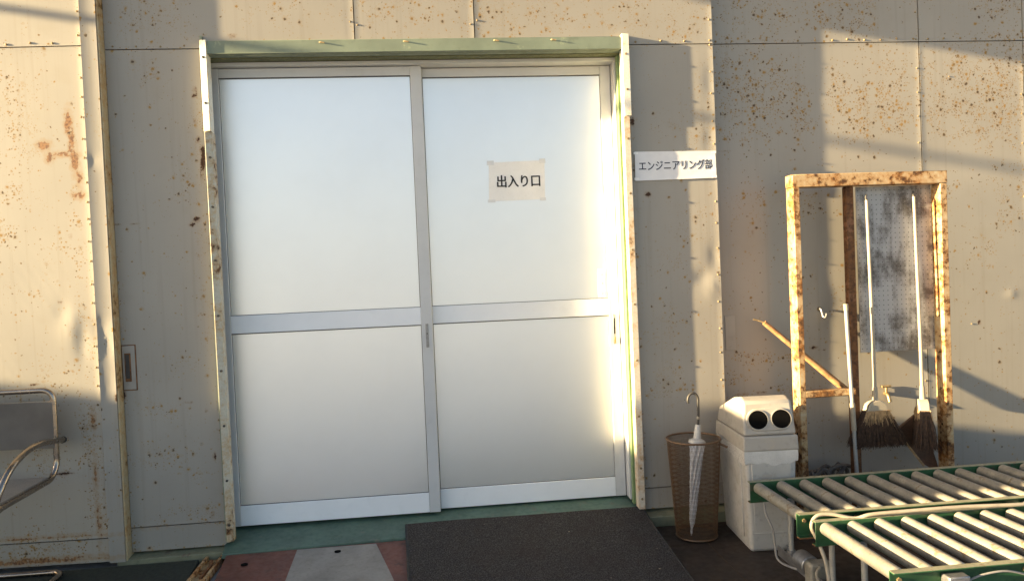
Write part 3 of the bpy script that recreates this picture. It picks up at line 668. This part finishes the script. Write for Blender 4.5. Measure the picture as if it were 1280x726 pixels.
# hose heap
hs = thing('hose_heap', 'heap of coiled dark grey hose on the floor behind the roller conveyor', 'hose')
pts = []
rr_ = random.Random(3)
for k in range(150):
    a = k*.42; q = .07+.06*rr_.random(); zz = -.085+.25*(k/150)*rr_.uniform(.55, 1.05)
    pts.append((2.07+q*1.25*math.cos(a)+rr_.gauss(0, .008), -.16+q*.5*math.sin(a), zz))
MB().tube(spline(pts, 3), .011, 7).build('hose', 'hose', hs)

# ------------------------------------------------------------------ umbrella stand and umbrella
ub = thing('umbrella_stand', 'round brown wire mesh umbrella stand beside the white bin', 'umbrella stand', loc=(1.318, -.35, GZ))
H = .487; R0, R1 = .098, .130
rad_at = lambda z: R0+(R1-R0)*z/H
mb = MB()
nv = 120
for k in range(nv):
    for sgn in (1, -1):
        pth = []
        for j in range(9):
            z = .012+(H-.016)*j/8; a = 6.2832*k/nv+sgn*.55*j/8; q = rad_at(z); pth.append((q*math.cos(a), q*math.sin(a), z))
        mb.tube(pth, .00075, 3, caps=False)
stuff(mb.build('mesh_wires', 'stand_brown', ub))
MB().tube([(R1*math.cos(a), R1*math.sin(a), H) for a in np.linspace(0, 6.2832, 49)[:-1]], .0055, 8, closed=True).build('top_rim', 'stand_brown', ub)
MB().tube([(R0*math.cos(a), R0*math.sin(a), .010) for a in np.linspace(0, 6.2832, 49)[:-1]], .0055, 8, closed=True).build('bottom_rim', 'stand_brown', ub)
MB().lathe([(.001, .004), (R0-.002, .004), (R0-.002, .014), (.001, .014)], (0, 0, 0), 40).build('base', 'tag_dark', ub)
MB().tube([(.1, -.085, H-.012), (.135, -.10, H-.03)], .006, 8).build('clip', 'stand_brown', ub)
um = thing('umbrella', 'folded clear vinyl umbrella with curved dark handle standing in the mesh stand', 'umbrella')
A = Vector((1.283, -.372, GZ+.022)); B = Vector((1.351, -.340, .475)); ax = (B-A).normalized()
def on(t_): return A+(B-A)*t_
prof = [(0, .004), (.06, .007), (.10, .013), (.25, .017), (.45, .022), (.62, .027), (.74, .032), (.80, .033), (.825, .012)]
nn = 18; mb = MB(); vs = []
sidev = ax.cross(Vector((0, 1, 0))).normalized(); s2v = ax.cross(sidev)
for i, (t_, q) in enumerate(prof):
    for k in range(nn):
        a = 2*math.pi*k/nn+t_*2.4; q2 = q*(1+.14*math.cos(k*math.pi)*min(1, t_*3)+.1*math.sin(3*a))
        vs.append(on(t_)+(sidev*math.cos(a)+s2v*math.sin(a))*q2)
mb.add(vs, [(i*nn+k, i*nn+(k+1) % nn, (i+1)*nn+(k+1) % nn, (i+1)*nn+k) for i in range(len(prof)-1) for k in range(nn)]+[tuple(range(nn))[::-1], tuple(range((len(prof)-1)*nn, len(prof)*nn))])
mb.build('canopy', 'clear_plastic', um, angle=25)
MB().tube([on(.79), on(.815), on(.83), on(.95)], [.042, .040, .019, .014], 16).build('collar', 'bag', um)
MB().tube([on(.0), on(-.045)], .003, 8).build('tip', 'steel_grey', um)
e = on(1.0)
MB().tube([on(.94), on(.97), e+Vector((.002, 0, .03))]+[e+Vector((-.025+.0265*math.cos(a), -.004, .095+.036*math.sin(a))) for a in np.linspace(-.2, 3.5, 16)], .0062, 10).build('handle', 'tag_dark', um)
MB().tube([e+Vector((-.003, 0, .0)), e+Vector((0.000, 0, .012))], .0085, 10).build('button', 'white_pole', um)

# ------------------------------------------------------------------ recycling bin
bn = thing('recycling_bin', 'dirty white plastic bin with two round openings in its hood', 'bin', loc=(1.60, -.43, GZ))
bn.rotation_euler.z = rad(-4); bn.scale.x = 1.05
def frustum(w0, d0, z0, w1, d1, z1, bev=None):
    return MB().hexa([(-w0,-d0,z0),(w0,-d0,z0),(w0,d0,z0),(-w0,d0,z0),(-w1,-d1,z1),(w1,-d1,z1),(w1,d1,z1),(-w1,d1,z1)])
body = frustum(.098, .185, 0, .116, .205, .485).build('body', 'bin_white', bn, .018, seg=4)
MB().hexa([(-.078,-.190,.10),(.078,-.190,.10),(.078,-.18,.10),(-.078,-.18,.10),(-.090,-.2065,.42),(.090,-.2065,.42),(.090,-.19,.42),(-.090,-.19,.42)]).build('raised_panel', 'bin_white', body, .004)
MB().hexa([(-.088,-.1905,.085),(.088,-.1905,.085),(.088,-.18,.085),(-.088,-.18,.085),(-.088,-.1915,.092),(.088,-.1915,.092),(.088,-.18,.092),(-.088,-.18,.092)]).build('moulding', 'bin_white', body, .002)
MB().hexa([(-.1085,-.12,.05),(-.10,-.12,.05),(-.10,.12,.05),(-.1085,.12,.05),(-.1185,-.14,.44),(-.108,-.14,.44),(-.108,.14,.44),(-.1185,.14,.44)]).build('side_panel', 'bin_white', body, .004)
# bag fringe
mb = MB(); ring = []; nb = 72
def rect_ring(w, d, k, n):
    t_ = (k/n)*4; s_ = int(t_) % 4; q = t_-int(t_); c_ = [(-w,-d),(w,-d),(w,d),(-w,d)]; a, b = c_[s_], c_[(s_+1) % 4]; return a[0]+(b[0]-a[0])*q, a[1]+(b[1]-a[1])*q
vs = []; nb = 144
for j, (z, o_) in enumerate(((.49, .002), (.472, .0035), (.455, .0045), (.435, .004), (.415, .002))):
    for k in range(nb):
        x, y = rect_ring(.1155+o_, .2045+o_, k, nb); a = 6.2832*k/nb
        w_ = .0014*math.sin(9*a+j*1.3)+.0010*math.sin(23*a+j*2.1)+.0008*math.sin(41*a-j)
        vs.append((x*(1+w_*2), y*(1+w_*1.5), z+(.006*math.sin(5*a)+.004*math.sin(13*a) if j == 4 else 0)))
mb.add(vs, [(j*nb+k, j*nb+(k+1) % nb, (j+1)*nb+(k+1) % nb, (j+1)*nb+k) for j in range(4) for k in range(nb)])
mb.build('bag_fringe', 'bag', bn, angle=80)
# hood: skirt + wedge, higher in front
skirt = frustum(.1235, .212, .475, .121, .209, .545).build('hood_skirt', 'bin_hood', bn, .008, seg=3)
prof = [(-.203, .546), (-.176, .700), (-.12, .716), (-.03, .700), (.17, .622), (.200, .546)]
mb = MB(); n_ = len(prof)
mb.add([(-.118+.010*(z-.546)/.15, y, z) for y, z in prof]+[(.118-.010*(z-.546)/.15, y, z) for y, z in prof], [tuple(range(n_)), tuple(range(n_, 2*n_))[::-1]]+[(i, (i+1) % n_, n_+(i+1) % n_, n_+i) for i in range(n_)])
hood = mb.build('hood', 'bin_hood', bn, .012, seg=4)
nrm = Vector((0, -.154, -.027)).normalized(); nrm = Vector((0, -.154, .027)).normalized(); upv = Vector((0, .027, .154)).normalized()
fc = Vector((0, -.1905, .618))
def disc(name, c, ro, th, mat, par, ri=None, sx=1.):
    n = 32; vs = []; fs = []
    for rr, h in ((ro, 0), (ro, th)) + (((ri, th), (ri, th-.0015)) if ri else ()):
        for k in range(n):
            a = 2*math.pi*k/n; vs.append(c+Vector((1, 0, 0))*rr*math.cos(a)*sx+upv*rr*math.sin(a)+nrm*h)
    L = len(vs)//n
    for i in range(L-1):
        for k in range(n): fs.append((i*n+k, i*n+(k+1) % n, (i+1)*n+(k+1) % n, (i+1)*n+k))
    fs.append(tuple(range((L-1)*n, L*n))); return MB().add(vs, fs).build(name, mat, par)
mb = MB(); pts_ = []
for k in range(36):
    a = 2*math.pi*k/36; cx_ = .050 if math.cos(a) > 0 else -.050; pts_.append((cx_+.052*math.cos(a), .052*math.sin(a)))
mb.add([fc+Vector((1,0,0))*a+upv*b-nrm*.002 for a, b in pts_]+[fc+Vector((1,0,0))*a*.985+upv*b*.97+nrm*.006 for a, b in pts_], [tuple(range(36))[::-1], tuple(range(36, 72))]+[(k, (k+1) % 36, 36+(k+1) % 36, 36+k) for k in range(36)])
fcp = mb.build('hole_plate', 'bin_hood', hood, .002)
for sx in (-.0505, .0525):
    c = fc+Vector((sx, 0, 0))+nrm*.0055
    o = disc('opening', c, .0455, .005, 'bin_hood', hood, .0425); disc('opening_dark', c+nrm*.0005, .0425, .0042, 'black_hole', hood)  # flat black disc paints the dark inside of each opening

# ------------------------------------------------------------------ roller conveyors
def conveyor(label, X0, yf, yn, ztop, nroll, loops):
    t = thing('roller_conveyor', label, 'conveyor', 'roller conveyors', loc=(X0, (yf+yn)/2, GZ))
    P0 = Vector((X0, (yf+yn)/2, GZ)); Lx = nroll*.1075+.03; hz = ztop-GZ; hw = (yf-yn)/2
    for sgn, nm in ((1, 'rail'), (-1, 'rail')):
        y = sgn*hw; i_ = -sgn
        prof = [(y, hz), (y+sgn*.028, hz), (y+sgn*.028, hz-.004), (y+sgn*.004, hz-.004), (y+sgn*.004, hz-.088), (y+sgn*.028, hz-.088), (y+sgn*.028, hz-.092), (y, hz-.092)]
        rl = MB().prism(prof, 'x', 0, Lx).build('rail', 'green_steel', t, .0012)
        MB().box((.001, min(y+sgn*.0275, y+sgn*.001), hz), (Lx, max(y+sgn*.0275, y+sgn*.001), hz+.0012)).build('pale_edge', 'rail_edge', rl)  # paler strip along the top edge of the rail
        MB().prism([(y+sgn*.005, hz-.089), (y+sgn*.029, hz-.089), (y+sgn*.029, hz-.094), (y+sgn*.005, hz-.094)], 'x', -.001, .06).build('rust_lip', 'rust_brown', rl)
        for x in np.arange(.03, Lx, .215):
            MB().tube([(x, y+sgn*.0035, hz-.03), (x, y+sgn*.010, hz-.03)], .008, 6).build('nut', 'screw' , rl)
    me = None
    for k in range(nroll):
        x = .036+k*.1075
        if me is None:
            mbk = MB(); L = hw-.006; n = 20
            pth = [(0, -L, 0), (0, -L, 0), (0, -L+.004, 0), (0, L-.004, 0), (0, L, 0)]
            mbk.tube([(0, -L, 0), (0, -L+.004, 0), (0, L-.004, 0), (0, L, 0)], [.020, .0245, .0245, .020], 20)
            mbk.tube([(0, -hw+.001, 0), (0, hw-.001, 0)], .006, 6)
            o = mbk.build('roller', 'roller', t, 0); me = o.data
        else:
            o = bpy.data.objects.new('roller', me); C.objects.link(o); o.parent = t
        o.location = (x, 0, hz-.022-random.uniform(0, .002)); o.rotation_euler.y = random.uniform(0, 6)
    for x in (.10, .55, 1.05, 1.55):
        if x < Lx: MB().box((x, -hw+.002, hz-.085), (x+.03, hw-.002, hz-.060)).build('cross_member', 'green_steel', t, .001)
    for x in (.16, 1.45):
        ft = MB().prism([(-.022, 0), (.022, 0), (.022, .045), (.017, .045), (.017, .005), (-.017, .005), (-.017, .045), (-.022, .045)], 'y', -hw-.04, hw+.04).build('base_channel', 'steel_grey', t, .001)
        ft.location.x = x
        for y in (-hw+.03, hw-.05):
            MB().tube([(x, y, .045), (x, y, hz-.07)], .0115, 12).build('leg', 'grey_pole', t)
            MB().tube([(x, y, .004), (x, y, .055)], .020, 12).build('leg_socket', 'steel_grey', t)
    for x, w in loops:
        bx_ = MB().box((x, -hw-.05, hz-.068), (x+w, -hw-.006, hz-.018)).build('sensor_box', 'steel_grey', t, .004)
        MB().tube([(x+w*.5, -hw-.051, hz-.045), (x+w*.5, -hw-.058, hz-.045)], .012, 10).build('button', 'rail_edge', bx_)
        MB().tube(spline([(x+w, -hw-.02, hz-.05), (x+w+.06, -hw-.025, hz-.028), (x+w+.14, -hw-.028, hz-.022), (x+w+.22, -hw-.025, hz-.045), (x+w+.25, -hw-.02, hz-.07)], 6), .0035, 7).build('wire', 'cable_grey', bx_)
    return t
cv1 = conveyor('green roller conveyor standing against the white bin and rusty rack', 1.452, -.700, -1.128, .25, 17, ((.52, .06), (.95, .06)))
cv2 = conveyor('green roller conveyor with a pale hose lying along its rail', 1.470, -1.245, -1.700, .25, 16, ((.17, .07),))
# geared castor under the near ends
gc = thing('gear_motor', 'small round grey gear motor on the floor beneath the conveyors', 'motor')
MB().tube([(1.60, -.86, -.045), (1.60, -.95, -.045)], .042, 20).build('drum', 'steel_grey', gc, .004)
MB().tube([(1.60, -.95, -.045), (1.60, -.962, -.045)], [.030, .026], 20).build('end_cap', 'screw', gc)
MB().box((1.56, -1.02, GZ), (1.66, -.963, -.005)).build('gearbox', 'roller', gc, .012, seg=3)
MB().tube(spline([(1.60, -1.021, -.02), (1.575, -1.04, -.035), (1.58, -1.05, -.07), (1.62, -1.05, -.10)], 6), .006, 8).build('lead', 'cable_beige', gc)
# cords
cd = tag(MB().tube(spline([(1.500, -.735, .165), (1.502, -.745, .12), (1.525, -.76, .05), (1.53, -.765, -.02), (1.535, -.78, -.075), (1.58, -.82, -.099), (1.66, -.93, -.1)], 8), .005, 8).build('power_cord', 'cable_grey', None), 'thin grey power cord hanging from the conveyor end before the bin', 'cord')
ch = tag(MB().tube(spline([(1.505, -1.30, -.10), (1.50, -1.285, .0), (1.498, -1.262, .10), (1.49, -1.222, .17), (1.475, -1.205, .22), (1.50, -1.20, .258), (1.56, -1.205, .262), (1.64, -1.225, .247), (1.70, -1.238, .262), (1.85, -1.25, .268), (2.05, -1.262, .272), (2.3, -1.275, .268), (2.6, -1.262, .264), (3.05, -1.258, .262)], 8), .0075, 10).build('air_hose', 'cable_beige', None), 'pale beige hose looping over and along the conveyor rail', 'hose')

# ------------------------------------------------------------------ tubular chair
chr_ = thing('tubular_chair', 'chrome tube cantilever armchair with grey mesh back beside the cream wall', 'chair', loc=(-1.95, -.5, GZ))
O = Vector((-1.95, -.5, GZ))
XR, XL = -1.695, -2.215
def loc(p): return Vector(p)-O
zt = .79
fr_path = [loc(p) for p in arc([(XR-.01, -.72, .375), (XR-.006, -.33, .385), (XR, -.285, .44), (XR, -.285, zt), (XL, -.285, zt), (XL, -.285, .44), (XL+.006, -.33, .385), (XL+.01, -.72, .375)], .055, 8)]
MB().tube(fr_path, .0125, 14).build('back_frame', 'chrome', chr_)
bp = [loc(p) for p in arc([(XR-.01, -.71, .375), (XR-.01, -.80, .36), (XR-.01, -.80, -.066), (XR-.01, -.25, -.069), (XL+.01, -.25, -.069), (XL+.01, -.80, -.066), (XL+.01, -.80, .36), (XL+.01, -.71, .375)], .07, 8)]
MB().tube(bp, .0125, 14).build('base_frame', 'chrome', chr_)
for sx, xx in ((1, XR), (-1, XL)):
    ap = [loc(p) for p in spline([(xx+sx*.016, -.250, .550), (xx+sx*.022, -.33, .562), (xx+sx*.026, -.45, .578), (xx+sx*.026, -.57, .572), (xx+sx*.024, -.69, .53), (xx+sx*.016, -.77, .45), (xx+sx*.0, -.795, .36)], 6)]
    MB().tube(ap, .0135, 12).build('armrest', 'chrome', chr_)
    MB().tube([Vector(ap[0])+Vector((0, .004, 0)), Vector(ap[0])-Vector((0, .012, 0))], .0155, 10).build('end_cap', 'rubber', ap and chr_)
mb = MB(); vs = []; nx_, nz_ = 20, 10
for k in (0, 1):
    for j in range(nz_+1):
        for i in range(nx_+1):
            s_, t_ = i/nx_, j/nz_; vs.append(loc((XL+(XR-XL)*s_, -.285+(-.013 if k == 0 else .013)*(1 if .03 < s_ < .97 else 1)+.02*math.sin(math.pi*s_)*(1), .522+.215*t_)))
N = (nx_+1)*(nz_+1); fs = []
for j in range(nz_):
    for i in range(nx_):
        q = (j*(nx_+1)+i, j*(nx_+1)+i+1, (j+1)*(nx_+1)+i+1, (j+1)*(nx_+1)+i); fs += [q, tuple(N+x for x in q[::-1])]
rim = [i for i in range(nx_+1)]+[j*(nx_+1)+nx_ for j in range(1, nz_+1)]+[nz_*(nx_+1)+i for i in range(nx_-1, -1, -1)]+[j*(nx_+1) for j in range(nz_-1, 0, -1)]
for k in range(len(rim)): fs.append((rim[k], rim[(k+1) % len(rim)], N+rim[(k+1) % len(rim)], N+rim[k]))
mb.add(vs, fs).build('backrest', 'chair_mesh', chr_)
MB().hexa([loc(p) for p in ((XL+.01, -.74, .362), (XR-.01, -.74, .362), (XR-.01, -.33, .372), (XL+.01, -.33, .372), (XL+.01, -.74, .392), (XR-.01, -.74, .392), (XR-.01, -.33, .400), (XL+.01, -.33, .400))]).build('seat', 'chair_mesh', chr_, .01)

# ------------------------------------------------------------------ out-of-frame shadow casters: a cable, and stand-ins added for their shade
bw = thing('shadow_wall', 'grey concrete block wall standing in for the unseen obstacle that casts the low shadow', 'wall', loc=(-10, -4, GZ-.004))  # stand-in for an unseen obstacle, placed to cast the low shadow
for k in range(11):
    for j in range(3, 18):
        me_name = 'block'
        if (k, j) == (0, 3):
            blk = MB().box((-.075, .002, .001), (.075, .398, .198)).build('block', 'concrete', bw, .004); 
            o = blk
        else:
            o = bpy.data.objects.new('block', blk.data); C.objects.link(o); o.parent = bw
        o.location = (0, -4+j*.4+(.2 if k % 2 else 0)+.4, k*.2)
MB().box((-.1, -2.4, 2.2), (.1, 3.85, 2.27)).build('coping', 'concrete', bw, .006)
lk = thing('shadow_locker', 'low grey two door locker added out of view to shade the bin and conveyor', 'locker', loc=(-4.0, -1.21, GZ))  # added unseen blocker, sized to shade bin, rack and far rollers
MB().box((-.20, -.48, .05), (.20, .48, 1.535)).build('carcass', 'steel_grey', lk, .004)
MB().box((-.19, -.47, 0), (.19, .47, .0495)).build('plinth', 'tag_dark', lk, .002)
for y0 in (-.475, .003):
    d_ = MB().box((.2005, y0, .06), (.216, y0+.472, 1.525)).build('door', 'steel_grey', lk, .003)
    MB().box((.2165, y0+(.42 if y0 < 0 else .03), .75), (.232, y0+(.445 if y0 < 0 else .055), .90)).build('handle', 'chrome', d_, .003)
cb = thing('overhead_cable', 'black overhead service cable crossing the yard above head height', 'cable')
MB().tube([(-6, .1, 3.29), (-6, -1, 3.285), (-6, -3, 3.28), (-6, -6, 3.29), (-6, -12, 3.35)], .022, 10).build('cable', 'rubber', cb)
sb = thing('shadow_box', 'blank grey box on two arms added out of view to cast a shadow', 'sign')  # made-up unseen blocker, placed to shade the upper right wall
box('blank_box', (-2.1, -.80, 3.21), (-2.0, -.52, 3.70), 'grey_plate', sb, .006)
for z in (3.3, 3.6): MB().tube([(-2.05, -.521, z), (-2.05, -.13, z)], .018, 10).build('arm', 'steel_grey', sb)
